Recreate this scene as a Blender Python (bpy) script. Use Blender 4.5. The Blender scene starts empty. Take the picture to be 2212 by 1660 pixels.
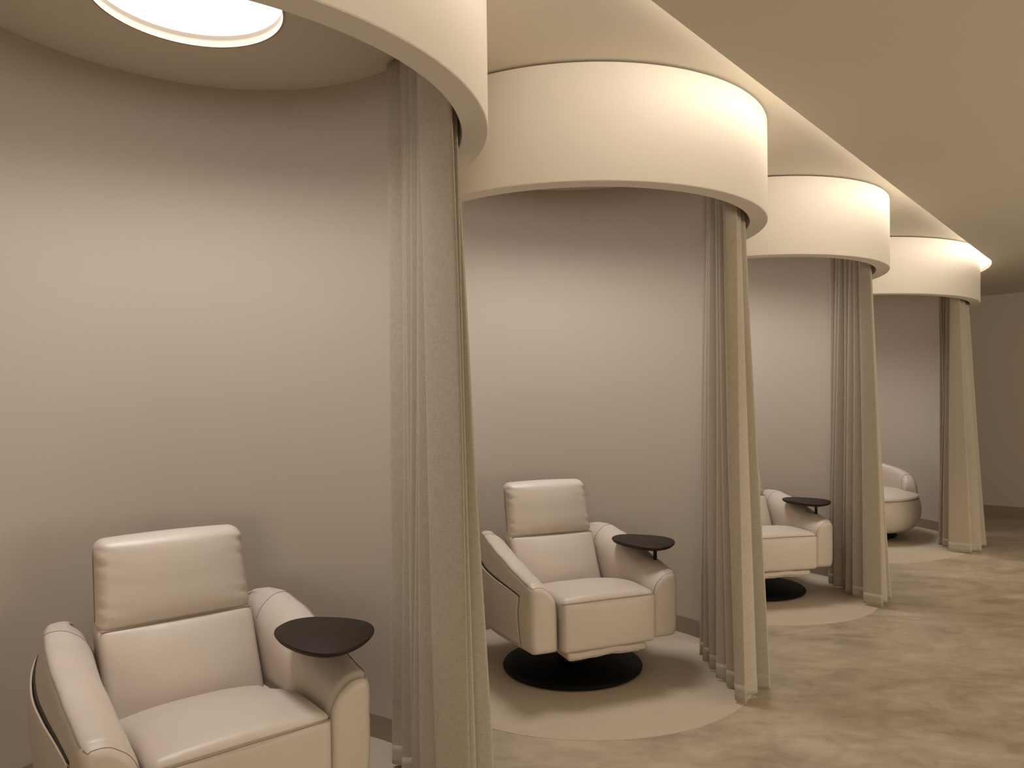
import bpy, bmesh, math, random
from mathutils import Vector, Matrix
from math import sin, cos, pi, radians as R_, hypot, atan2

S = bpy.context.scene
COL = S.collection

# ------------------------------------------------------------------ camera
CAM_H = 1.40
cd = bpy.data.cameras.new('camera')
cam = bpy.data.objects.new('camera', cd)
COL.objects.link(cam)
cd.sensor_fit = 'HORIZONTAL'
cd.sensor_width = 36.0
cd.lens = 1587.0986 * 36.0 / 2212.0
cd.shift_x = -(1129.6968 - 1106.0) / 2212.0
cd.shift_y = (891.2343 - 830.0) / 2212.0
cd.clip_start = 0.02
_p, _r = R_(-0.6415), R_(-0.7127)
_f = Vector((0, cos(_p), sin(_p))); _u = Vector((0, -sin(_p), cos(_p))); _x = Vector((1, 0, 0))
_rx = cos(_r) * _x + sin(_r) * _u
_ux = -sin(_r) * _x + cos(_r) * _u
M = Matrix((( _rx.x, _ux.x, -_f.x, 0), (_rx.y, _ux.y, -_f.y, 0), (_rx.z, _ux.z, -_f.z, CAM_H), (0, 0, 0, 1)))
cam.matrix_world = M
S.camera = cam

# ------------------------------------------------------------------ light, exposure
S.view_settings.view_transform = 'Standard'
S.view_settings.look = 'None'
S.view_settings.exposure = 0.09
S.view_settings.gamma = 1.0
S.view_settings.use_curve_mapping = False
wd = bpy.data.worlds.new('world'); S.world = wd
wd.use_nodes = True
wd.node_tree.nodes['Background'].inputs[0].default_value = (0.8, 0.65, 0.5, 1)
wd.node_tree.nodes['Background'].inputs[1].default_value = 0.0
S.cycles.max_bounces = 12
S.cycles.diffuse_bounces = 8
S.cycles.sample_clamp_indirect = 6.0

DISC_POWER = 2.2         # radiance of the round ceiling discs
DISC_COL = (1.0, 0.96, 0.94)
FILL_POWER = 150  # strength of the added side fill
FILL_COL = (1.0, 0.90, 0.73)
LAMP_POWER = 10.3
COVE_POWER = 7.0        # radiance of the strip in the cove
COVE_COL = (1.0, 0.92, 0.81)

# frame of the row: U runs along the row of bays, N points from the bays into the aisle
TH = R_(41.3)
def W(u, n, z=0.0):
    return Vector((sin(TH) * u + cos(TH) * n, cos(TH) * u - sin(TH) * n, z))

# fill spots added under the aisle ceiling
def aisle_fill(u, n, power, size, angle, col=(1.0, 0.84, 0.66), blend=0.8):
    ld = bpy.data.lights.new('fill_spot', 'SPOT')
    ld.energy = power; ld.color = col; ld.spot_size = R_(angle); ld.spot_blend = blend; ld.shadow_soft_size = size
    o = bpy.data.objects.new('fill_spot', ld); COL.objects.link(o)
    o.location = W(u, n, 2.63)
    return o
aisle_fill(6.9, -0.75, 55, 0.05, 62)  # added for the bright sheen on the floor near the far bay
for _u in (0.2, 2.3, 4.4):
    aisle_fill(_u, -0.35, 26, 0.22, 118, (1.0, 0.90, 0.75), 1.0)  # added to lift floor, chair fronts and curtains

def area(name, loc, direction, sx, sy, power, col, spread=180, shape='RECTANGLE'):
    ld = bpy.data.lights.new(name, 'AREA'); ld.energy = power; ld.color = col; ld.shape = shape
    ld.size = sx; ld.size_y = sy; ld.spread = R_(spread)
    o = bpy.data.objects.new(name, ld); COL.objects.link(o); o.location = loc
    o.rotation_euler = Vector(direction).to_track_quat('-Z', 'Y').to_euler()
    return o
# added unseen fill areas, to the right of and behind the camera
area('side_fill', W(4.2, 3.3, 1.45), (W(3.6, -1, 2.9) - W(4.2, 3.3, 1.45)), 6.0, 2.1, FILL_POWER, FILL_COL)
area('side_fill', W(-2.9, 2.3, 1.45), (W(3, 1.4, 2.9) - W(-2.9, 2.3, 1.45)), 2.3, 2.1, FILL_POWER * 0.45, FILL_COL)

# ------------------------------------------------------------------ materials
def new_mat(name):
    m = bpy.data.materials.new(name); m.use_nodes = True
    nt = m.node_tree
    return m, nt, nt.nodes['Principled BSDF']
def lk(nt, a, b): nt.links.new(a, b)
def paint(name, col, rough=0.6, bump=0.02, var=0.03, scale=60, spec=0.3):
    m, nt, b = new_mat(name)
    b.inputs['Roughness'].default_value = rough
    b.inputs['Specular IOR Level'].default_value = spec
    tc = nt.nodes.new('ShaderNodeTexCoord')
    n1 = nt.nodes.new('ShaderNodeTexNoise'); n1.inputs['Scale'].default_value = 1.6; n1.inputs['Detail'].default_value = 5
    lk(nt, tc.outputs['Object'], n1.inputs['Vector'])
    mp = nt.nodes.new('ShaderNodeMapRange'); mp.inputs['To Min'].default_value = 1 - var; mp.inputs['To Max'].default_value = 1 + var
    lk(nt, n1.outputs['Fac'], mp.inputs['Value'])
    mx = nt.nodes.new('ShaderNodeVectorMath'); mx.operation = 'SCALE'
    mx.inputs[0].default_value = col; lk(nt, mp.outputs['Result'], mx.inputs['Scale'])
    lk(nt, mx.outputs['Vector'], b.inputs['Base Color'])
    if bump:
        n2 = nt.nodes.new('ShaderNodeTexNoise'); n2.inputs['Scale'].default_value = scale; n2.inputs['Detail'].default_value = 3
        lk(nt, tc.outputs['Object'], n2.inputs['Vector'])
        bp = nt.nodes.new('ShaderNodeBump'); bp.inputs['Strength'].default_value = bump; bp.inputs['Distance'].default_value = 0.01
        lk(nt, n2.outputs['Fac'], bp.inputs['Height']); lk(nt, bp.outputs['Normal'], b.inputs['Normal'])
    return m
def emis(name, col, power):
    m, nt, b = new_mat(name)
    b.inputs['Base Color'].default_value = (0.8, 0.8, 0.8, 1)
    b.inputs['Emission Color'].default_value = (*col, 1)
    b.inputs['Emission Strength'].default_value = power
    return m

WALL_COL = (0.495, 0.43, 0.362)
M_wall = paint('wall_paint', WALL_COL, 0.55, 0.02, 0.02)
M_drum = paint('canopy_plaster', (0.69, 0.635, 0.56), 0.6, 0.015, 0.012)
M_recess = paint('recess_ceiling_paint', (0.66, 0.60, 0.50), 0.65, 0.015, 0.012)
M_ceil = paint('ceiling_paint', (0.585, 0.53, 0.44), 0.65, 0.015, 0.015)
M_base = paint('baseboard_lacquer', (0.27, 0.215, 0.165), 0.45, 0.01, 0.02)
M_black = paint('black_lacquered_steel', (0.003, 0.003, 0.003), 0.5, 0.01, 0.02, 80, 0.15)
M_disc = emis('light_diffuser', DISC_COL, DISC_POWER)
M_cove = emis('cove_led_strip', COVE_COL, COVE_POWER)
M_ring = paint('light_ring_enamel', (0.45, 0.38, 0.30), 0.5, 0, 0.01)

def concrete(name, c1, c2, streak, rough, k):
    m, nt, b = new_mat(name)
    tc = nt.nodes.new('ShaderNodeTexCoord')
    mp = nt.nodes.new('ShaderNodeMapping'); mp.inputs['Rotation'].default_value = (0, 0, R_(-20)); mp.inputs['Scale'].default_value = (1.0, streak, 1)
    lk(nt, tc.outputs['Object'], mp.inputs['Vector'])
    n1 = nt.nodes.new('ShaderNodeTexNoise'); n1.inputs['Scale'].default_value = 1.7; n1.inputs['Detail'].default_value = 12
    n1.inputs['Roughness'].default_value = 0.66; n1.inputs['Distortion'].default_value = 0.55
    lk(nt, mp.outputs['Vector'], n1.inputs['Vector'])
    n3 = nt.nodes.new('ShaderNodeTexNoise'); n3.inputs['Scale'].default_value = 7; n3.inputs['Detail'].default_value = 6
    n3.inputs['Distortion'].default_value = 1.0
    lk(nt, mp.outputs['Vector'], n3.inputs['Vector'])
    ad = nt.nodes.new('ShaderNodeMix'); ad.data_type = 'FLOAT'; ad.inputs[0].default_value = 0.3
    lk(nt, n1.outputs['Fac'], ad.inputs[2]); lk(nt, n3.outputs['Fac'], ad.inputs[3])
    r = nt.nodes.new('ShaderNodeMapRange'); r.inputs['From Min'].default_value = 0.5 - k; r.inputs['From Max'].default_value = 0.5 + k
    lk(nt, ad.outputs[0], r.inputs['Value'])
    mx = nt.nodes.new('ShaderNodeMix'); mx.data_type = 'RGBA'
    mx.inputs[6].default_value = (*c1, 1); mx.inputs[7].default_value = (*c2, 1)
    lk(nt, r.outputs['Result'], mx.inputs[0])
    lk(nt, mx.outputs[2], b.inputs['Base Color'])
    r2 = nt.nodes.new('ShaderNodeMapRange'); r2.inputs['To Min'].default_value = rough - 0.07; r2.inputs['To Max'].default_value = rough + 0.12
    lk(nt, n3.outputs['Fac'], r2.inputs['Value']); lk(nt, r2.outputs['Result'], b.inputs['Roughness'])
    bp = nt.nodes.new('ShaderNodeBump'); bp.inputs['Strength'].default_value = 0.05; bp.inputs['Distance'].default_value = 0.01
    lk(nt, n3.outputs['Fac'], bp.inputs['Height']); lk(nt, bp.outputs['Normal'], b.inputs['Normal'])
    return m
M_floor = concrete('microcement', (0.29, 0.235, 0.165), (0.50, 0.425, 0.32), 1.7, 0.33, 0.125)
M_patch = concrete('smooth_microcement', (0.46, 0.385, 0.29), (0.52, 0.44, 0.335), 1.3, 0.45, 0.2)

M_joint = paint('pale_floor_joint', (0.50, 0.42, 0.32), 0.5, 0, 0.02)

def leather():
    m, nt, b = new_mat('beige_leather')
    tc = nt.nodes.new('ShaderNodeTexCoord')
    n1 = nt.nodes.new('ShaderNodeTexNoise'); n1.inputs['Scale'].default_value = 5; n1.inputs['Detail'].default_value = 3
    lk(nt, tc.outputs['Object'], n1.inputs['Vector'])
    mx = nt.nodes.new('ShaderNodeMix'); mx.data_type = 'RGBA'
    mx.inputs[6].default_value = (0.50, 0.43, 0.365, 1); mx.inputs[7].default_value = (0.54, 0.465, 0.395, 1)
    lk(nt, n1.outputs['Fac'], mx.inputs[0]); lk(nt, mx.outputs[2], b.inputs['Base Color'])
    b.inputs['Roughness'].default_value = 0.42
    b.inputs['Specular IOR Level'].default_value = 0.45
    v = nt.nodes.new('ShaderNodeTexVoronoi'); v.inputs['Scale'].default_value = 420
    lk(nt, tc.outputs['Object'], v.inputs['Vector'])
    n2 = nt.nodes.new('ShaderNodeTexNoise'); n2.inputs['Scale'].default_value = 14; n2.inputs['Detail'].default_value = 4
    lk(nt, tc.outputs['Object'], n2.inputs['Vector'])
    b1 = nt.nodes.new('ShaderNodeBump'); b1.inputs['Strength'].default_value = 0.10; b1.inputs['Distance'].default_value = 0.02
    lk(nt, n2.outputs['Fac'], b1.inputs['Height'])
    b2 = nt.nodes.new('ShaderNodeBump'); b2.inputs['Strength'].default_value = 0.08; b2.inputs['Distance'].default_value = 0.001
    lk(nt, v.outputs['Distance'], b2.inputs['Height']); lk(nt, b1.outputs['Normal'], b2.inputs['Normal'])
    lk(nt, b2.outputs['Normal'], b.inputs['Normal'])
    return m
M_leather = leather()
M_seam = paint('leather_seam_shade', (0.27, 0.215, 0.165), 0.6, 0, 0.02)  # same leather, with the groove's shade put into the seam colour
M_inside = paint('dark_interior', (0.05, 0.04, 0.03), 0.8, 0, 0.02)

def fabric():
    m, nt, b = new_mat('woven_linen')
    uv = nt.nodes.new('ShaderNodeUVMap')
    def wave(direction, scale):
        w = nt.nodes.new('ShaderNodeTexWave'); w.bands_direction = direction; w.inputs['Scale'].default_value = scale
        w.inputs['Distortion'].default_value = 1.2; w.inputs['Detail'].default_value = 2; w.inputs['Detail Scale'].default_value = 1.5
        lk(nt, uv.outputs['UV'], w.inputs['Vector']); return w
    wx, wy = wave('X', 70), wave('Y', 70)
    mm = nt.nodes.new('ShaderNodeMath'); mm.operation = 'MULTIPLY'
    lk(nt, wx.outputs['Fac'], mm.inputs[0]); lk(nt, wy.outputs['Fac'], mm.inputs[1])
    mp = nt.nodes.new('ShaderNodeMapping'); mp.inputs['Scale'].default_value = (30, 380, 1)
    lk(nt, uv.outputs['UV'], mp.inputs['Vector'])
    n = nt.nodes.new('ShaderNodeTexNoise'); n.inputs['Scale'].default_value = 1.0; n.inputs['Detail'].default_value = 6
    lk(nt, mp.outputs['Vector'], n.inputs['Vector'])
    mp2 = nt.nodes.new('ShaderNodeMapping'); mp2.inputs['Scale'].default_value = (420, 40, 1)
    lk(nt, uv.outputs['UV'], mp2.inputs['Vector'])
    n2 = nt.nodes.new('ShaderNodeTexNoise'); n2.inputs['Scale'].default_value = 1.0; n2.inputs['Detail'].default_value = 5
    lk(nt, mp2.outputs['Vector'], n2.inputs['Vector'])
    a = nt.nodes.new('ShaderNodeMath'); a.operation = 'ADD'; lk(nt, n.outputs['Fac'], a.inputs[0]); lk(nt, n2.outputs['Fac'], a.inputs[1])
    a2 = nt.nodes.new('ShaderNodeMath'); a2.operation = 'MULTIPLY_ADD'; lk(nt, mm.outputs[0], a2.inputs[0]); a2.inputs[1].default_value = 0.45; lk(nt, a.outputs[0], a2.inputs[2])
    r = nt.nodes.new('ShaderNodeMapRange'); r.inputs['From Min'].default_value = 0.75; r.inputs['From Max'].default_value = 1.5
    lk(nt, a2.outputs[0], r.inputs['Value'])
    mx = nt.nodes.new('ShaderNodeMix'); mx.data_type = 'RGBA'
    mx.inputs[6].default_value = (0.35, 0.30, 0.235, 1); mx.inputs[7].default_value = (0.50, 0.435, 0.35, 1)
    lk(nt, r.outputs['Result'], mx.inputs[0]); lk(nt, mx.outputs[2], b.inputs['Base Color'])
    b.inputs['Roughness'].default_value = 0.9; b.inputs['Specular IOR Level'].default_value = 0.15
    b.inputs['Sheen Weight'].default_value = 0.15
    bp = nt.nodes.new('ShaderNodeBump'); bp.inputs['Strength'].default_value = 0.35; bp.inputs['Distance'].default_value = 0.0012
    lk(nt, a2.outputs[0], bp.inputs['Height']); lk(nt, bp.outputs['Normal'], b.inputs['Normal'])
    return m
M_fabric = fabric()

def wood():
    m, nt, b = new_mat('dark_oak_veneer')
    tc = nt.nodes.new('ShaderNodeTexCoord')
    mp = nt.nodes.new('ShaderNodeMapping'); mp.inputs['Scale'].default_value = (6, 90, 20); mp.inputs['Rotation'].default_value = (0, 0, R_(25))
    lk(nt, tc.outputs['Object'], mp.inputs['Vector'])
    n = nt.nodes.new('ShaderNodeTexNoise'); n.inputs['Scale'].default_value = 1.3; n.inputs['Detail'].default_value = 8; n.inputs['Distortion'].default_value = 0.6
    lk(nt, mp.outputs['Vector'], n.inputs['Vector'])
    mx = nt.nodes.new('ShaderNodeMix'); mx.data_type = 'RGBA'
    mx.inputs[6].default_value = (0.012, 0.007, 0.005, 1); mx.inputs[7].default_value = (0.036, 0.021, 0.014, 1)
    lk(nt, n.outputs['Fac'], mx.inputs[0]); lk(nt, mx.outputs[2], b.inputs['Base Color'])
    b.inputs['Roughness'].default_value = 0.55; b.inputs['Specular IOR Level'].default_value = 0.2
    bp = nt.nodes.new('ShaderNodeBump'); bp.inputs['Strength'].default_value = 0.12; bp.inputs['Distance'].default_value = 0.002
    lk(nt, n.outputs['Fac'], bp.inputs['Height']); lk(nt, bp.outputs['Normal'], b.inputs['Normal'])
    return m
M_wood = wood()

# ------------------------------------------------------------------ mesh helpers
def finish(name, bm, mat, parent=None, sharp=35, flip=True):
    if flip: bmesh.ops.recalc_face_normals(bm, faces=bm.faces[:])
    me = bpy.data.meshes.new(name); bm.to_mesh(me); bm.free()
    me.materials.append(mat)
    for p in me.polygons: p.use_smooth = True
    if sharp: me.set_sharp_from_angle(angle=R_(sharp))
    o = bpy.data.objects.new(name, me); COL.objects.link(o)
    if parent is not None: o.parent = parent
    return o
def struct(o): o['kind'] = 'structure'; return o
def tag(o, label, cat, group=None):
    o['label'] = label; o['category'] = cat
    if group: o['group'] = group
    return o
def empty(name, loc=(0, 0, 0), rz=0.0):
    o = bpy.data.objects.new(name, None); o.empty_display_size = 0.1
    COL.objects.link(o); o.location = loc; o.rotation_euler = (0, 0, rz); return o
def circle_pts(c, r, a0, a1, n):
    return [Vector((c[0] + r * cos(a0 + (a1 - a0) * i / n), c[1] + r * sin(a0 + (a1 - a0) * i / n), 0)) for i in range(n + 1)]
def prism(pts, z0, z1):
    bm = bmesh.new()
    lo = [bm.verts.new((p[0], p[1], z0)) for p in pts]; hi = [bm.verts.new((p[0], p[1], z1)) for p in pts]
    n = len(pts)
    for i in range(n):
        bm.faces.new((lo[i], lo[(i + 1) % n], hi[(i + 1) % n], hi[i]))
    bm.faces.new(lo[::-1]); bm.faces.new(hi)
    return bm
def lathe(profile, c=(0, 0), n=96, a0=0.0, a1=2 * pi):
    """profile: closed list of (r, z); full or partial revolve"""
    bm = bmesh.new(); full = abs(a1 - a0 - 2 * pi) < 1e-6
    cols = []
    for i in range(n if full else n + 1):
        a = a0 + (a1 - a0) * i / n
        cols.append([bm.verts.new((c[0] + r * cos(a), c[1] + r * sin(a), z)) for r, z in profile])
    k = len(profile); m = len(cols)
    for i in range(m if full else m - 1):
        A, B = cols[i], cols[(i + 1) % m]
        for j in range(k):
            bm.faces.new((A[j], B[j], B[(j + 1) % k], A[(j + 1) % k]))
    if not full:
        bm.faces.new(cols[0]); bm.faces.new(cols[-1][::-1])
    return bm
def solid_disc(profile, c=(0, 0), n=96):
    """open profile from axis to axis [(0,z0), ... ,(0,z1)]"""
    bm = bmesh.new(); rings = []
    for r, z in profile:
        if r < 1e-6: rings.append([bm.verts.new((c[0], c[1], z))])
        else: rings.append([bm.verts.new((c[0] + r * cos(2 * pi * i / n), c[1] + r * sin(2 * pi * i / n), z)) for i in range(n)])
    for A, B in zip(rings, rings[1:]):
        for i in range(n):
            a, b = A[i % len(A)], A[(i + 1) % len(A)]; d, e = B[i % len(B)], B[(i + 1) % len(B)]
            vs = []
            for v in (a, b, e, d):
                if v not in vs: vs.append(v)
            if len(vs) >= 3: bm.faces.new(vs)
    return bm
def sheet(loops, z, up=True):
    """flat sheet with holes"""
    bm = bmesh.new(); es = []
    for lp in loops:
        vs = [bm.verts.new((p[0], p[1], z)) for p in lp]
        for i in range(len(vs)): es.append(bm.edges.new((vs[i], vs[(i + 1) % len(vs)])))
    bmesh.ops.triangle_fill(bm, use_beauty=True, use_dissolve=False, edges=es)
    for f in bm.faces:
        f.normal_update()
        if (f.normal.z > 0) != up: f.normal_flip()
    return bm
def catmull(P, per=8, closed=False):
    P = [Vector(p) for p in P]; out = []; n = len(P)
    rng = n if closed else n - 1
    for i in range(rng):
        if closed: p0, p1, p2, p3 = P[(i - 1) % n], P[i], P[(i + 1) % n], P[(i + 2) % n]
        else: p0, p1, p2, p3 = P[max(i - 1, 0)], P[i], P[i + 1], P[min(i + 2, n - 1)]
        for j in range(per):
            t = j / per
            out.append(0.5 * ((2 * p1) + (p2 - p0) * t + (2 * p0 - 5 * p1 + 4 * p2 - p3) * t * t + (3 * p1 - p0 - 3 * p2 + p3) * t ** 3))
    if not closed: out.append(P[-1].copy())
    return out
def tube(pts, r, n=8, bm=None):
    bm = bm or bmesh.new(); pts = [Vector(p) for p in pts]; rings = []; prev = None
    for i, p in enumerate(pts):
        t = (pts[min(i + 1, len(pts) - 1)] - pts[max(i - 1, 0)]).normalized()
        a = prev if prev is not None else (Vector((0, 0, 1)) if abs(t.z) < 0.9 else Vector((1, 0, 0)))
        s = (a - t * a.dot(t)).normalized(); prev = s; q = t.cross(s)
        rings.append([bm.verts.new(p + r * (cos(2 * pi * k / n) * s + sin(2 * pi * k / n) * q)) for k in range(n)])
    for A, B in zip(rings, rings[1:]):
        for k in range(n): bm.faces.new((A[k], A[(k + 1) % n], B[(k + 1) % n], B[k]))
    bm.faces.new(rings[0][::-1]); bm.faces.new(rings[-1])
    return bm
def rbox(x0, x1, y0, y1, z0, z1, r, seg=14, fn=None, bm=None):
    """box with rounded edges, densely divided; fn moves each vertex"""
    bm = bm or bmesh.new()
    cx, cy, cz = (x0 + x1) / 2, (y0 + y1) / 2, (z0 + z1) / 2
    hx, hy, hz = (x1 - x0) / 2, (y1 - y0) / 2, (z1 - z0) / 2
    vm = {}
    def warp(t, h):      # denser near the edges
        k = max(h - r, 1e-4)
        lin = 0.62
        if abs(t) <= lin: return t / lin * k
        return math.copysign(k + (abs(t) - lin) / (1 - lin) * r, t)
    def V(a, b, c):
        key = (round(a, 5), round(b, 5), round(c, 5))
        if key in vm: return vm[key]
        p = Vector((warp(a, hx), warp(b, hy), warp(c, hz)))
        q = Vector((max(-(hx - r), min(hx - r, p.x)), max(-(hy - r), min(hy - r, p.y)), max(-(hz - r), min(hz - r, p.z))))
        d = p - q
        if d.length > 1e-9:
            # cube corner region -> sphere
            dd = Vector((d.x / r, d.y / r, d.z / r)); m = max(abs(dd.x), abs(dd.y), abs(dd.z))
            p = q + dd.normalized() * r * m
        p = p + Vector((cx, cy, cz))
        if fn: p = Vector(fn(p, (a, b, c)))
        v = bm.verts.new(p); vm[key] = v; return v
    g = [-1 + 2 * i / seg for i in range(seg + 1)]
    for s in (-1, 1):
        for i in range(seg):
            for j in range(seg):
                for ax in range(3):
                    q = []
                    for (a, b) in ((g[i], g[j]), (g[i + 1], g[j]), (g[i + 1], g[j + 1]), (g[i], g[j + 1])):
                        q.append(V(*((s, a, b) if ax == 0 else (a, s, b) if ax == 1 else (a, b, s))))
                    try: bm.faces.new(q)
                    except ValueError: pass
    return bm
def loft(rings, bm=None, cap=True):
    bm = bm or bmesh.new(); RR = [[bm.verts.new(p) for p in ring] for ring in rings]
    for A, B in zip(RR, RR[1:]):
        n = len(A)
        for k in range(n): bm.faces.new((A[k], A[(k + 1) % n], B[(k + 1) % n], B[k]))
    if cap: bm.faces.new(RR[0][::-1]); bm.faces.new(RR[-1])
    return bm
def lerp_list(keys, t):
    for (a, x), (b, y) in zip(keys, keys[1:]):
        if t <= b: 
            f = (t - a) / (b - a); f = max(0, min(1, f)); f = f * f * (3 - 2 * f) * 0.5 + f * 0.5
            return x + (y - x) * f
    return keys[-1][1]

# ------------------------------------------------------------------ plan of the bays
# centre, outer radius of the hanging ring
BAYS = [((-1.0573, 2.3545), 0.9566), ((0.3028, 3.9070), 0.9566), ((1.6524, 5.4327), 0.9566), ((3.0588, 7.6164), 1.4355)]
LIP = 0.087
Z_DRUM, Z_TOP, Z_REC, Z_CEIL = 2.2913, 2.767, 2.775, 2.65
U_END = 10.45
WALL_SPAN = [(224, 20), (224, 20), (224, 20), (240, 2)]
N_AISLE = 3.6
U_FRONT = -3.2

# floor ---------------------------------------------------------------
fl = [W(U_FRONT - .1, -4.6), W(U_END + .1, -4.6), W(U_END + .1, N_AISLE + .1), W(U_FRONT - .1, N_AISLE + .1)]
struct(finish('floor', prism(fl, -0.12, 0.0), M_floor))
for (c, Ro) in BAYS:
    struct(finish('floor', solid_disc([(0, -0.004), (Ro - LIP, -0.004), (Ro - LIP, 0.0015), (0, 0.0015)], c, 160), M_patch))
    struct(finish('floor', lathe([(Ro - LIP, -0.004), (Ro - LIP + 0.009, -0.004), (Ro - LIP + 0.009, 0.0017), (Ro - LIP, 0.0017)], c, 200), M_joint))

# alcove wall ---------------------------------------------------------
def wall_line():
    pts = [W(U_FRONT, -2.05)]
    idx = []
    for (c, Ro), (a, b) in zip(BAYS, WALL_SPAN):
        rw = Ro - 0.109
        k = len(pts)
        pts += circle_pts(c, rw, R_(a), R_(b), 110)
        idx.append((k, len(pts)))
    pts += [W(9.12, -1.86), W(9.22, -2.05), W(9.22, -2.6), W(U_END, -2.6)]
    return pts
wl = wall_line()
struct(finish('wall_back', prism(wl + [W(U_END, -4.5), W(U_FRONT, -4.5)], 0.0, Z_REC), M_wall, sharp=25))
def ribbon_along(pts, z0, z1, t, side=1):
    """skirting of thickness t in front of the plan line"""
    n = len(pts); off = []
    for i, p in enumerate(pts):
        a = pts[max(i - 1, 0)]; b = pts[min(i + 1, n - 1)]
        d = (b - a).normalized(); nn = Vector((d.y, -d.x, 0)) * side
        off.append(p + nn * t)
    bm = bmesh.new()
    A = [bm.verts.new((p.x, p.y, z0)) for p in off]; B = [bm.verts.new((p.x, p.y, z1)) for p in off]
    Cc = [bm.verts.new((p.x, p.y, z1)) for p in pts]; D = [bm.verts.new((p.x, p.y, z0)) for p in pts]
    for i in range(n - 1):
        bm.faces.new((A[i], A[i + 1], B[i + 1], B[i])); bm.faces.new((B[i], B[i + 1], Cc[i + 1], Cc[i]))
    return bm
# the line runs with the alcoves on its right-hand side
struct(finish('baseboard_back', ribbon_along(wl, 0.0, 0.10, 0.010, 1), M_base, sharp=30))
# other walls
def wall_slab(name, a, b, thick, z1=Z_CEIL + 0.02):
    d = (b - a).normalized(); nn = Vector((-d.y, d.x, 0)) * thick
    return struct(finish(name, prism([a, b, b + nn, a + nn], 0.0, z1), M_wall))
wall_slab('wall_far', W(U_END, N_AISLE), W(U_END, -2.6), -0.12)
wall_slab('wall_right', W(U_FRONT, N_AISLE), W(U_END, N_AISLE), -0.12)
wall_slab('wall_front', W(U_FRONT, -2.1), W(U_FRONT, N_AISLE), 0.12)
struct(finish('baseboard_far', ribbon_along([W(U_END, -2.6), W(U_END, N_AISLE)], 0.0, 0.10, 0.010, 1), M_base))
struct(finish('baseboard_right', ribbon_along([W(U_END, N_AISLE), W(U_FRONT, N_AISLE)], 0.0, 0.10, 0.010, 1), M_base))

# ceilings ------------------------------------------------------------
c4, R4 = BAYS[3][0], BAYS[3][1]
RIM_R = 1.525
aN = -R_(41.3)            # direction of N seen from a centre
rim = [W(U_FRONT, -1.205)]
aU = aN + pi / 2          # direction of U
arc = circle_pts(c4, RIM_R, aN, aU + 0.25, 90)
rim += arc
lo_loop = [p.copy() for p in rim] + [W(U_END + .05, -2.75), W(U_END + .05, N_AISLE + .05), W(U_FRONT - .05, N_AISLE + .05), W(U_FRONT - .05, -1.205)]
struct(finish('ceiling', prism(lo_loop, Z_CEIL, Z_CEIL + 0.03), M_ceil, sharp=30))
LIGHTS = [((c[0] - 0.06, c[1] + 0.15), 0.31 if Ro < 1 else 0.45) for c, Ro in BAYS]
up_loop = [W(U_FRONT - .05, -4.6), W(U_END + .1, -4.6), W(U_END + .1, -0.9), W(U_FRONT - .05, -0.9)]
struct(finish('ceiling', sheet([up_loop] + [circle_pts(lc, lr, 0, 2 * pi * 95 / 96, 95) for lc, lr in LIGHTS], Z_REC, up=False), M_recess, sharp=0, flip=False))
# rim of the recess, with the light strip set behind its lip
def upright(pts, z0, z1, off):
    n = len(pts); bm = bmesh.new(); A = []; B = []
    for i, p in enumerate(pts):
        a = pts[max(i - 1, 0)]; b = pts[min(i + 1, n - 1)]
        d = (b - a).normalized(); nn = Vector((-d.y, d.x, 0))
        q = p + nn * off
        A.append(bm.verts.new((q.x, q.y, z0))); B.append(bm.verts.new((q.x, q.y, z1)))
    for i in range(n - 1): bm.faces.new((A[i + 1], A[i], B[i], B[i + 1]))
    return bm
struct(finish('trim_1', upright(rim, Z_CEIL + 0.028, Z_REC, -0.034), M_recess, sharp=30, flip=False))
cs = finish('cove_light', upright(rim, Z_CEIL + 0.034, Z_REC - 0.010, -0.030), M_cove, sharp=30, flip=False)
tag(cs, 'bright warm light strip running along the edge of the raised ceiling', 'light')

# round ceiling lights -------------------------------------------------
LN = ['large round glowing ceiling light above the nearest armchair', 'round ceiling light hidden inside the second ring canopy, above the armchair in mid-picture',
      'round ceiling light inside the third ring canopy, above the half-hidden armchair', 'widest round ceiling light inside the farthest ring canopy, above the rounded tub chair']
for (lc, lr), lab in zip(LIGHTS, LN):
    t = empty('ceiling_light', (lc[0], lc[1], Z_REC)); tag(t, lab, 'ceiling light', 'round ceiling lights in the bays')
    ring = [(lr - 0.004, -0.003), (lr + 0.004, -0.003), (lr + 0.004, 0.045), (lr - 0.004, 0.045)]
    finish('light_ring', lathe(ring, (0, 0), 96), M_ring, t)
    bm = bmesh.new(); vs = [bm.verts.new((lr * cos(2 * pi * i / 96), lr * sin(2 * pi * i / 96), 0.040)) for i in range(96)]
    bm.faces.new(vs[::-1])
    finish('diffuser', bm, M_disc, t, flip=False)
    area('lamp', (lc[0], lc[1], Z_REC + 0.030), (0, 0, -1), 2 * lr - .02, 2 * lr - .02, LAMP_POWER * (1 if lr < .4 else 1.5), DISC_COL, 108, 'DISK')

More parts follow.
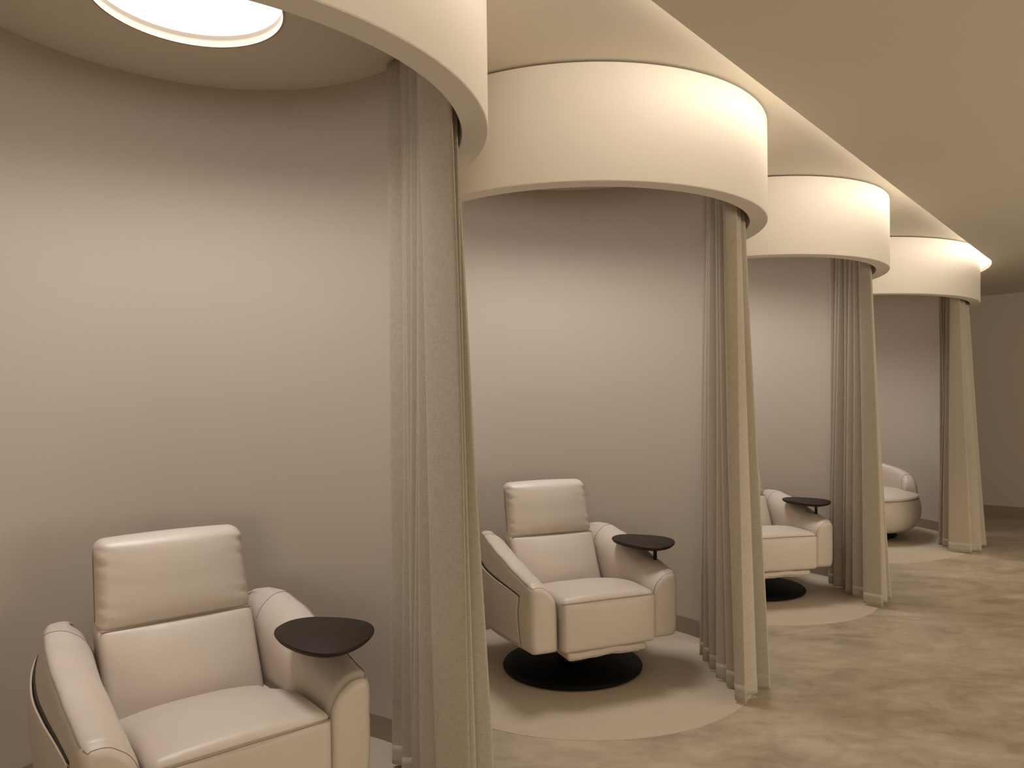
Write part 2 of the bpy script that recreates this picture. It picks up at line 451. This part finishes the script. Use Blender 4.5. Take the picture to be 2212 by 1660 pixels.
# ring canopies --------------------------------------------------------
DN = ['nearest cream ring canopy, cut off by the top edge, over the front armchair',
      'second cream ring canopy from the front, over the armchair in mid-picture',
      'third cream ring canopy, over the armchair half hidden by a curtain',
      'farthest and widest cream ring canopy, beside the bright end of the ceiling recess']
for i, (c, Ro) in enumerate(BAYS):
    t = empty('ring_canopy', (c[0], c[1], Z_DRUM)); tag(t, DN[i], 'canopy', 'round canopies hanging over the bays')
    Ri = Ro - LIP; e = 0.003; h = Z_TOP - Z_DRUM
    prof = [(Ri + e, 0), (Ro - e, 0), (Ro, e), (Ro, h - e), (Ro - e, h), (Ri + e, h), (Ri, h - e), (Ri, e)]
    a1 = R_(40 if i < 3 else 12); a0 = R_(-148 if i < 3 else -130)
    finish('valance', lathe(prof, (0, 0), 200, a0, a1), M_drum, t, sharp=40)
    g = Z_REC - Z_DRUM
    finish('mounting_ring', lathe([(Ri + 0.01, h), (Ro - 0.02, h), (Ro - 0.02, g), (Ri + 0.01, g)], (0, 0), 160, a0, a1), M_inside, t)

# ------------------------------------------------------------------ curtains
CUR = [
 dict(ti=[(.695,.22),(.69,.27),(.67,.33),(.64,.39),(.615,.45),(.58,.52),(.52,.595)],
      to=[(.83,.02),(.85,.12),(.84,.2),(.83,.27),(.79,.35),(.75,.42),(.70,.5),(.62,.57)],
      hi=[(.755,-.02),(.715,.06),(.68,.12),(.65,.18),(.62,.26),(.58,.36),(.53,.47)],
      ho=[(.885,-.08),(.905,.02),(.95,.10),(.93,.19),(.89,.27),(.84,.35),(.76,.42),(.60,.50)]),
 dict(ti=[(.66,-.34),(.675,-.2),(.682,-.1),(.695,0),(.71,.1),(.72,.19),(.727,.28)],
      to=[(.74,-.34),(.795,-.24),(.834,-.18),(.84,-.08),(.84,0),(.84,.1),(.83,.19),(.78,.26)],
      hi=[(.655,-.50),(.666,-.33),(.663,-.238),(.66,-.12),(.655,0),(.653,.09),(.667,.18)],
      ho=[(.70,-.546),(.806,-.442),(.867,-.404),(.90,-.28),(.90,-.15),(.88,-.03),(.85,.08),(.74,.18)]),
 dict(ti=[(.68,-.30),(.694,-.21),(.697,-.13),(.703,-.05),(.708,.04),(.71,.13),(.714,.22)],
      to=[(.745,-.36),(.80,-.28),(.83,-.2),(.845,-.1),(.845,0),(.84,.1),(.82,.2),(.76,.26)],
      hi=[(.646,-.43),(.655,-.25),(.665,-.15),(.665,-.05),(.66,.03),(.658,.11),(.665,.19)],
      ho=[(.74,-.536),(.83,-.42),(.894,-.334),(.90,-.22),(.89,-.1),(.87,0),(.85,.1),(.74,.18)]),
 dict(ti=[(.945,-.73),(1.01,-.60),(1.04,-.52),(1.065,-.45),(1.08,-.38),(1.105,-.30),(1.14,-.2)],
      to=[(1.0,-.78),(1.13,-.65),(1.216,-.55),(1.26,-.45),(1.28,-.35),(1.29,-.25),(1.27,-.17),(1.2,-.1)],
      hi=[(.82,-.90),(.875,-.75),(.90,-.67),(.98,-.55),(1.05,-.42),(1.11,-.30),(1.13,-.2)],
      ho=[(.968,-1.017),(1.073,-.983),(1.267,-.736),(1.27,-.6),(1.28,-.45),(1.28,-.3),(1.25,-.2),(1.2,-.1)]),
]
CN = ['tall linen curtain beside the front armchair, nearest of the four, bottom cut off',
      'linen curtain gathered to the right of the armchair in mid-picture',
      'linen curtain between the half-hidden armchair and the rounded tub chair',
      'farthest linen curtain, to the right of the rounded tub chair']
def zig(inn, out):
    L = []
    for k in range(len(out)):
        L.append(out[k])
        if k < len(inn): L.append(inn[k])
    return L
def fold_line(P, per):
    """rounded zigzag: cut each corner with a small bow"""
    P = [Vector((p[0], p[1], 0)) for p in P]; Q = [P[0]]
    for i in range(1, len(P) - 1):
        a, b, c = P[i - 1], P[i], P[i + 1]
        da, dc = (a - b), (c - b)
        Q.append(b + da.normalized() * min(0.030, da.length * 0.26)); Q.append(b + dc.normalized() * min(0.030, dc.length * 0.26))
    Q.append(P[-1])
    return catmull(Q, per)
for ci, (cur, (c, Ro)) in enumerate(zip(CUR, BAYS)):
    rnd = random.Random(11 + ci)
    def uneven(L, a):          # cloth never folds evenly: the inner creases sit a little deeper or shallower
        out = [L[0]]
        for x, y in L[1:-1]:
            k = 1 + rnd.uniform(-a, a); out.append((x * k, y * k + rnd.uniform(-.012, .012)))
        return out + [L[-1]]
    T = fold_line(zig(uneven(cur['ti'], .022), cur['to']), 6); H = fold_line(zig(uneven(cur['hi'], .028), cur['ho']), 6)
    n = len(T); rows = 64; z0, z1 = 0.014, Z_REC - 0.012
    arcl = [0]
    for i in range(1, n): arcl.append(arcl[-1] + (H[i] - H[i - 1]).length)
    t = empty('linen_curtain', (c[0], c[1], 0)); tag(t, CN[ci], 'curtain', 'linen curtains gathered beside the bays')
    ph = [rnd.uniform(0, 6.28) for _ in range(6)]
    def cpos(i, z, off=0.0):
        f = 1 - (z - z0) / (z1 - z0)
        p = T[i].lerp(H[i], f)
        s = arcl[i]
        wob = 0.006 * sin(s * 5 + ph[0] + 2.2 * f) * sin(pi * f) + 0.004 * sin(s * 13 + ph[1] + 5 * f) * f
        q = Vector((p.x, p.y, 0)); q = q.normalized() * (q.length + wob)
        if off:
            a, b = (T[max(i - 1, 0)].lerp(H[max(i - 1, 0)], f)), (T[min(i + 1, n - 1)].lerp(H[min(i + 1, n - 1)], f))
            d = (b - a).normalized(); q += Vector((d.y, -d.x, 0)) * off
        return Vector((q.x, q.y, z))
    def cloth(name, za, zb, rws, off, parent, thick):
        bm = bmesh.new(); uvl = bm.loops.layers.uv.new('UVMap'); G = []
        for r in range(rws + 1):
            zz = za + (zb - za) * r / rws
            G.append([bm.verts.new(cpos(i, zz + (0.005 * sin(arcl[i] * 17 + ph[2]) if (r == 0 and za < 0.1) else 0), off)) for i in range(n)])
        for r in range(rws):
            for i in range(n - 1):
                f = bm.faces.new((G[r][i], G[r][i + 1], G[r + 1][i + 1], G[r + 1][i]))
                for l, (rr, ii) in zip(f.loops, ((r, i), (r, i + 1), (r + 1, i + 1), (r + 1, i))):
                    l[uvl].uv = (arcl[ii], za + (zb - za) * rr / rws)
        o = finish(name, bm, M_fabric, parent, sharp=0, flip=False)
        md = o.modifiers.new('thickness', 'SOLIDIFY'); md.thickness = thick; md.offset = 0
        return o
    cl = cloth('drape', z0 + 0.006, z1, rows, 0.0, t, 0.004)
    cloth('hem', z0, z0 + 0.075, 3, 0.0, t, 0.0062)
    cloth('header_tape', z1 - 0.09, z1, 3, 0.0, t, 0.008)

# ------------------------------------------------------------------ recliner armchair
def make_chair():
    root = empty('swivel_armchair')
    # base ----------------------------------------------------------
    finish('base_plate', solid_disc([(0, 0.003), (0.345, 0.003), (0.366, 0.008), (0.370, 0.018), (0.362, 0.028), (0.30, 0.037), (0.12, 0.045), (0, 0.046)], n=96), M_black, root, sharp=60)
    finish('swivel_column', solid_disc([(0, 0.04), (0.085, 0.04), (0.075, 0.06), (0.07, 0.20), (0, 0.20)], n=48), M_black, root)
    # under body ------------------------------------------------------
    finish('underframe', rbox(-0.235, 0.235, -0.25, 0.34, 0.165, 0.30, 0.03, 10), M_inside, root)
    # arms -------------------------------------------------------------
    PATH = [(0.330, -0.405), (0.333, -0.30), (0.338, -0.15), (0.345, 0.0), (0.347, 0.12), (0.342, 0.22), (0.330, 0.31), (0.312, 0.385), (0.296, 0.43)]
    def topz(y): return lerp_list([(-0.405, .545), (-0.34, .560), (-0.2, .585), (0.0, .632), (0.15, .668), (0.28, .692), (0.36, .690), (0.41, .680), (0.44, .662)], y)
    path = catmull([(x, y, 0) for x, y in PATH], 7)
    def section(i, sgn, inset=0.0, push=0.0):
        p = path[i]; a = path[max(i - 1, 0)]; b = path[min(i + 1, len(path) - 1)]
        d = (b - a).normalized(); nrm = Vector((d.y, -d.x, 0))           # outwards
        u = i / (len(path) - 1)
        wi = lerp_list([(0, .074), (.35, .080), (.6, .082), (.8, .068), (1, .050)], u)
        wo = lerp_list([(0, .066), (.25, .068), (.6, .064), (.8, .066), (1, .060)], u)
        zt = topz(p.y); zb = lerp_list([(0, .228), (.5, .195), (1, .165)], u)
        bulge = lerp_list([(0, .004), (.25, .020), (.6, .034), (1, .032)], u)
        pro = [(-wi, zb + .012), (-wi, zb + .10), (-wi, zt - .19), (-wi + .001, zt - .125), (-wi + .008, zt - .080), (-wi + .027, zt - .042),
               (-wi + .058, zt - .015), (.008, zt - .002), (wo - .024, zt), (wo - .005, zt - .009), (wo + .004, zt - .040),
               (wo + bulge * .6, zt - .12), (wo + bulge, (zt + zb) / 2 + .02), (wo + bulge * .8, zb + .12), (wo + bulge * .2, zb + .04), (wo - .012, zb + .006), (wo - .04, zb), (-wi + .02, zb)]
        cxm = (wo - wi) / 2; czm = (zt + zb) / 2; hx = (wo + wi) / 2; hz = (zt - zb) / 2
        pts = []
        for (o, z) in catmull([(o, z, 0) for o, z in pro], 3, closed=True) and [(q.x, q.y) for q in catmull([(o, z, 0) for o, z in pro], 3, closed=True)]:
            o2 = cxm + (o - cxm) * (1 - inset / hx); z2 = czm + (z - czm) * (1 - inset / hz)
            q = p + nrm * o2 - d * push
            pts.append(Vector((sgn * q.x, q.y, z2)))
        return pts
    def make_arm(sgn):
        rings = []
        rr = 0.030
        for k in range(7):
            a = k / 6 * pi / 2
            rings.append(section(0, sgn, rr * (1 - sin(a)), rr * cos(a) - rr))
        rings = rings[:]
        # front face sits at path start; rounding runs back from it
        out = []
        for k in range(7):
            a = k / 6 * pi / 2
            out.append(section(0, sgn, rr * (1 - sin(a)), -(rr * (1 - cos(a)))))
        st = 3
        for i in range(st, len(path)): out.append(section(i, sgn))
        for k in range(1, 7):
            a = k / 6 * pi / 2
            out.append(section(len(path) - 1, sgn, 0.050 * (1 - cos(a)), -0.055 * sin(a)))
        bm = loft(out)
        arm = finish('arm', bm, M_leather, root, sharp=50)
        # seam: along the outer top edge, over the front, down the inner front edge
        L = []
        for i in range(len(path) - 3, 3, -1):
            s = section(i, sgn, -0.001); L.append(s[27])
        s0 = section(0, sgn, 0.004, -0.016)
        L += [s0[k] for k in range(26, 14, -1)] + [s0[k] for k in range(14, 1, -1)]
        finish('piping', tube(catmull(L, 2), 0.0018, 6), M_seam, arm, sharp=0)
        # cross seam on the top towards the back
        i = len(path) - 19
        s = section(i, sgn, -0.0006)
        finish('stitching', tube(s[12:28], 0.0012, 5), M_seam, arm, sharp=0)
        return arm
    armL = make_arm(-1); armR = make_arm(1)
    # pocket on the outer side of the left arm (as seen from the front)
    def outer_pt(i, z, off):
        s = section(i, -1); 
        seg = [s[k] for k in range(28, 50) if k < len(s)]
        best = min(range(len(seg) - 1), key=lambda k: abs((seg[k].z + seg[k + 1].z) / 2 - z))
        a, b = seg[best], seg[best + 1]
        f = (z - a.z) / (b.z - a.z) if abs(b.z - a.z) > 1e-6 else 0
        f = max(0, min(1, f)); q = a.lerp(b, f)
        p = path[i]; d = (path[min(i + 1, len(path) - 1)] - path[max(i - 1, 0)]).normalized()
        nrm = Vector((-d.y, -d.x, 0))
        return q + nrm * off
    i0 = min(range(len(path)), key=lambda i: abs(path[i].y + 0.275)); i1 = min(range(len(path)), key=lambda i: abs(path[i].y - 0.36))
    bm = bmesh.new(); G = []; nz = 14; slit = []; lip = []
    for i in range(i0, i1 + 1):
        u = (i - i0) / (i1 - i0)
        zs = 0.478 + (0.590 - 0.478) * (u ** 0.9) - 0.012 * sin(pi * u)
        zb = section(i, -1)[45].z + 0.02
        colm = []
        for k in range(nz + 1):
            z = zb + (zs - zb) * k / nz
            off = 0.002 + 0.007 * (k / nz) ** 3 * sin(pi * min(1, max(0, u)) ) + 0.002 * (k / nz)
            colm.append(bm.verts.new(outer_pt(i, z, off)))
        G.append(colm); slit.append(outer_pt(i, zs + 0.004, 0.0015)); lip.append(outer_pt(i, zs, 0.005 + 0.007 * sin(pi * u)))
    for A, B in zip(G, G[1:]):
        for k in range(nz): bm.faces.new((A[k], A[k + 1], B[k + 1], B[k]))
    pk = finish('side_pocket', bm, M_leather, root, sharp=0)
    md = pk.modifiers.new('thickness', 'SOLIDIFY'); md.thickness = 0.003; md.offset = 1
    finish('pocket_edge', tube(catmull(lip, 2), 0.0035, 8), M_leather, pk, sharp=0)
    finish('pocket_slit_shade', tube(catmull(slit, 2), 0.0042, 6), M_inside, pk, sharp=0)  # dark cord drawn as the shade inside the pocket slit
    vs = [outer_pt(i0, 0.24 + (0.478 - 0.24) * k / 14, 0.0015) for k in range(15)]
    finish('stitching', tube(vs, 0.0014, 5), M_seam, pk, sharp=0)
    # seat ---------------------------------------------------------------
    def seat_fn(p, g):
        x, y, z = p
        if g[2] > 0:
            bx = 1 - abs(x / 0.252) ** 2.6; by = 1 - abs((y + 0.10) / 0.345) ** 3
            z += 0.036 * max(0, bx) * max(0, by) * g[2]
            f = max(0, min(1, (y + 0.27) / 0.42)); f = f * f * (3 - 2 * f)
            z -= 0.078 * f * g[2]
        return (x, y - 0.006 * (1 - (x / .25) ** 2) * (1 if g[1] < 0 else 0), z)
    seat = finish('seat_cushion', rbox(-0.2525, 0.2525, -0.432, 0.24, 0.36, 0.478, 0.032, 22, seat_fn), M_leather, root, sharp=60)
    def front_fn(p, g):
        x, y, z = p
        if g[1] < 0:
            y -= 0.012 * (1 - (x / .25) ** 2) * (1 - ((z - .34) / .12) ** 2) * abs(g[1])
        return (x, y, z)
    fp = finish('front_panel', rbox(-0.2505, 0.2505, -0.438, -0.30, 0.228, 0.466, 0.024, 18, front_fn), M_leather, root, sharp=60)
    sm = [(-0.246, -0.405, .456), (-0.244, -0.434, .461), (-0.22, -0.441, .463), (-0.1, -0.446, .465), (0, -0.447, .466), (0.1, -0.446, .465), (0.22, -0.441, .463), (0.244, -0.434, .461), (0.246, -0.405, .456)]
    finish('piping', tube(catmull(sm, 5), 0.0030, 6), M_seam, fp, sharp=0)
    def flap_fn(p, g):
        x, y, z = p
        z += 0.003 * sin(x * 21 + 1.0) * (g[1] < 0) + 0.002 * sin(x * 47)
        return (x * (1 - 0.25 * (0.228 - z)), y, z)
    finish('footrest_flap', rbox(-0.215, 0.215, -0.405, -0.10, 0.186, 0.222, 0.013, 16, flap_fn), M_leather, root, sharp=60)
    finish('footrest_flap', rbox(-0.20, 0.20, -0.375, -0.10, 0.170, 0.196, 0.010, 14, flap_fn), M_leather, root, sharp=60)
    # back: lower cushion and headrest ------------------------------------
    def lean(z): return 0.238 - (0.662 - z) * 0.46
    def back_fn(p, g):
        x, y, z = p
        if g[1] < 0:
            k = (1 - abs(x / 0.25) ** 2.4) * (1 - abs((z - 0.52) / 0.15) ** 2.4)
            y -= 0.030 * max(0, k) * abs(g[1])
        return (x, y + lean(z), z)
    finish('backrest', rbox(-0.2515, 0.2515, 0.0, 0.13, 0.34, 0.674, 0.026, 20, back_fn), M_leather, root, sharp=60)
    rn = random.Random(3)
    def head_fn(p, g):
        x, y, z = p
        w = 1 - 0.035 * (z - 0.66) / 0.29
        if g[1] < 0:
            k = (1 - abs(x / 0.25) ** 3) * (1 - abs((z - 0.81) / 0.148) ** 3)
            y -= 0.026 * max(0, k) * abs(g[1])
            # little gathers near the side seams
            e = max(0, abs(x) - 0.17) / 0.08
            y += 0.006 * e * sin(z * 140 + 2 * sin(x * 30)) * (0.6 + 0.4 * sin(z * 37))
        y2 = y + 0.238 + (z - 0.66) * 0.26
        z2 = z + 0.006 * (1 - (x / .25) ** 2) * (1 if g[2] > 0 else 0)
        return (x * w, y2, z2)
    hd = finish('headrest', rbox(-0.252, 0.252, 0.0, 0.100, 0.654, 0.953, 0.038, 24, head_fn), M_leather, root, sharp=60)
    def side_seam(s):
        L = []
        for k in range(21):
            z = 0.69 + 0.225 * k / 20
            L.append((s * (0.2535 * (1 - 0.035 * (z - .66) / .29)), 0.238 + (z - 0.66) * 0.26 + 0.048, z))
        return L
    for sg in (-1, 1): finish('stitching', tube(side_seam(sg), 0.0018, 5), M_seam, hd, sharp=0)
    L = [(x * 0.0245, 0.2385 - 0.004 * (1 - (x / 10) ** 2) + 0.004, 0.664) for x in range(-10, 11)]
    finish('piping', tube(L, 0.0024, 6), M_seam, hd, sharp=0)
    # rear shell -----------------------------------------------------------
    def rear_fn(p, g):
        x, y, z = p
        return (x, y - 0.30 * x * x - 0.10 * max(0, (0.45 - z)), z)
    finish('back_shell', rbox(-0.27, 0.27, 0.38, 0.465, 0.185, 0.570, 0.03, 14, rear_fn), M_leather, root, sharp=60)
    finish('back_support', rbox(-0.225, 0.225, 0.26, 0.40, 0.22, 0.56, 0.03, 8, lambda p, g: (p[0], p[1], p[2])), M_inside, root, sharp=60)
    # tray ------------------------------------------------------------------
    tray = [(.189, -.135), (.225, -.077), (.287, -.038), (.349, -.045), (.401, -.092), (.447, -.152), (.474, -.232), (.458, -.312), (.409, -.381), (.33, -.438), (.263, -.454), (.218, -.429), (.188, -.367), (.175, -.289), (.175, -.208)]
    tray = [(x - .372, y + .235) for x, y in tray]
    o2 = catmull([(x, y, 0) for x, y in tray], 8, closed=True); cxm = sum(p.x for p in o2) / len(o2); cym = sum(p.y for p in o2) / len(o2)
    rings = []
    for (s, z) in ((0.70, .640), (0.86, .6425), (0.95, .6475), (0.985, .6545), (1.0, .6600), (0.994, .6635), (0.985, .6645)):
        rings.append([Vector((cxm + (p.x - cxm) * s, cym + (p.y - cym) * s, z)) for p in o2])
    tt = finish('tray_top', loft(rings), M_wood, root, sharp=50); tt.location = (.372, -.235, 0)
    finish('tray_pole', tube([(.372, -.235, .50), (.372, -.235, .646)], 0.0095, 20), M_black, root, sharp=40)
    return root

GRP = 'cream leather swivel armchairs in the bays'
chair = make_chair()
def copy_tree(o, parent=None):
    c = o.copy(); COL.objects.link(c)
    if parent is not None: c.parent = parent
    for ch in list(o.children):
        d = copy_tree(ch, c)
        if ch.name.startswith('tray_top'):      # the tray is swung a little further back here
            d.location = (.424, -.117, 0); d.rotation_euler = (0, 0, R_(7))
    return c
POSES = [((-1.0524, 2.3706), 39.5, 'nearest cream leather swivel armchair with round dark tray, bottom cut off by the picture'),
         ((0.2466, 3.9004), 21.6, 'cream leather swivel armchair shown whole in mid-picture, on a round black base'),
         ((1.695, 5.45), 12.0, 'cream leather swivel armchair half hidden behind the second curtain from the front')]
for k, (p, b, lab) in enumerate(POSES):
    o = chair if k == 0 else copy_tree(chair)
    o.location = (p[0], p[1], 0.0015); o.rotation_euler = (0, 0, R_(b))
    tag(o, lab, 'armchair', GRP)

# ------------------------------------------------------------------ rounded tub chair in the farthest bay
t = empty('tub_chair', (3.44, 7.67, 0.0015))
tag(t, 'low rounded cream leather tub chair in the farthest bay, half hidden by a curtain', 'armchair')
finish('base_plate', solid_disc([(0, 0.002), (0.40, 0.002), (0.41, 0.012), (0.40, 0.07), (0.30, 0.078), (0, 0.078)], n=96), M_black, t, sharp=50)
def smooth_profile(P, per=5): return [(max(0.0, p.x), p.y) for p in catmull([(r, z, 0) for r, z in P], per)]
finish('body', solid_disc([(0, 0.075)] + smooth_profile([(.40, .075), (.49, .082), (.565, .115), (.612, .19), (.630, .27), (.624, .35), (.608, .402)]) + [(.59, .410), (0, .410)], n=120), M_leather, t, sharp=50)
finish('seat_cushion', solid_disc([(0, .408), (.596, .408)] + smooth_profile([(.606, .412), (.608, .422), (.590, .440), (.52, .460), (.38, .474), (.2, .482)]) + [(0, .484)], n=120), M_leather, t, sharp=60)
PH0, PH1 = R_(-22), R_(246)
def tub_sec(ph, s=1.0):
    m = (ph - PH0) / (PH1 - PH0)
    h = 0.575 + 0.195 * sin(pi * min(1, max(0, m))) ** 0.75
    pts = []
    for k in range(29):
        a = pi * k / 28
        rr = cos(a); rr = math.copysign(abs(rr) ** 0.62, rr)
        zz = sin(a) ** 0.72
        r = 0.545 + 0.070 * rr * (0.5 + 0.5 * s) - 0.015 * zz
        pts.append(Vector((r * cos(ph), r * sin(ph), 0.445 + (h - 0.445) * zz * s)))
    return pts
rings = []
N = 110; EW = R_(12)
for k in range(N + 1):
    u = k / N; ph = PH0 + (PH1 - PH0) * (0.5 - 0.5 * cos(pi * u))
    e = min(ph - PH0, PH1 - ph) / EW
    sc = 0.30 + 0.70 * math.sqrt(max(0, 1 - (1 - min(1, e)) ** 2))
    rings.append(tub_sec(ph, sc))
bk = finish('backrest', loft(rings), M_leather, t, sharp=60)
finish('piping', tube([p * 1.0008 for p in tub_sec(PH0 + EW)], 0.0025, 6), M_seam, bk, sharp=0)
ringp = [Vector((.6075 * cos(2 * pi * k / 120), .6075 * sin(2 * pi * k / 120), .408)) for k in range(121)]
finish('piping', tube(ringp, 0.0025, 6), M_seam, t, sharp=0)
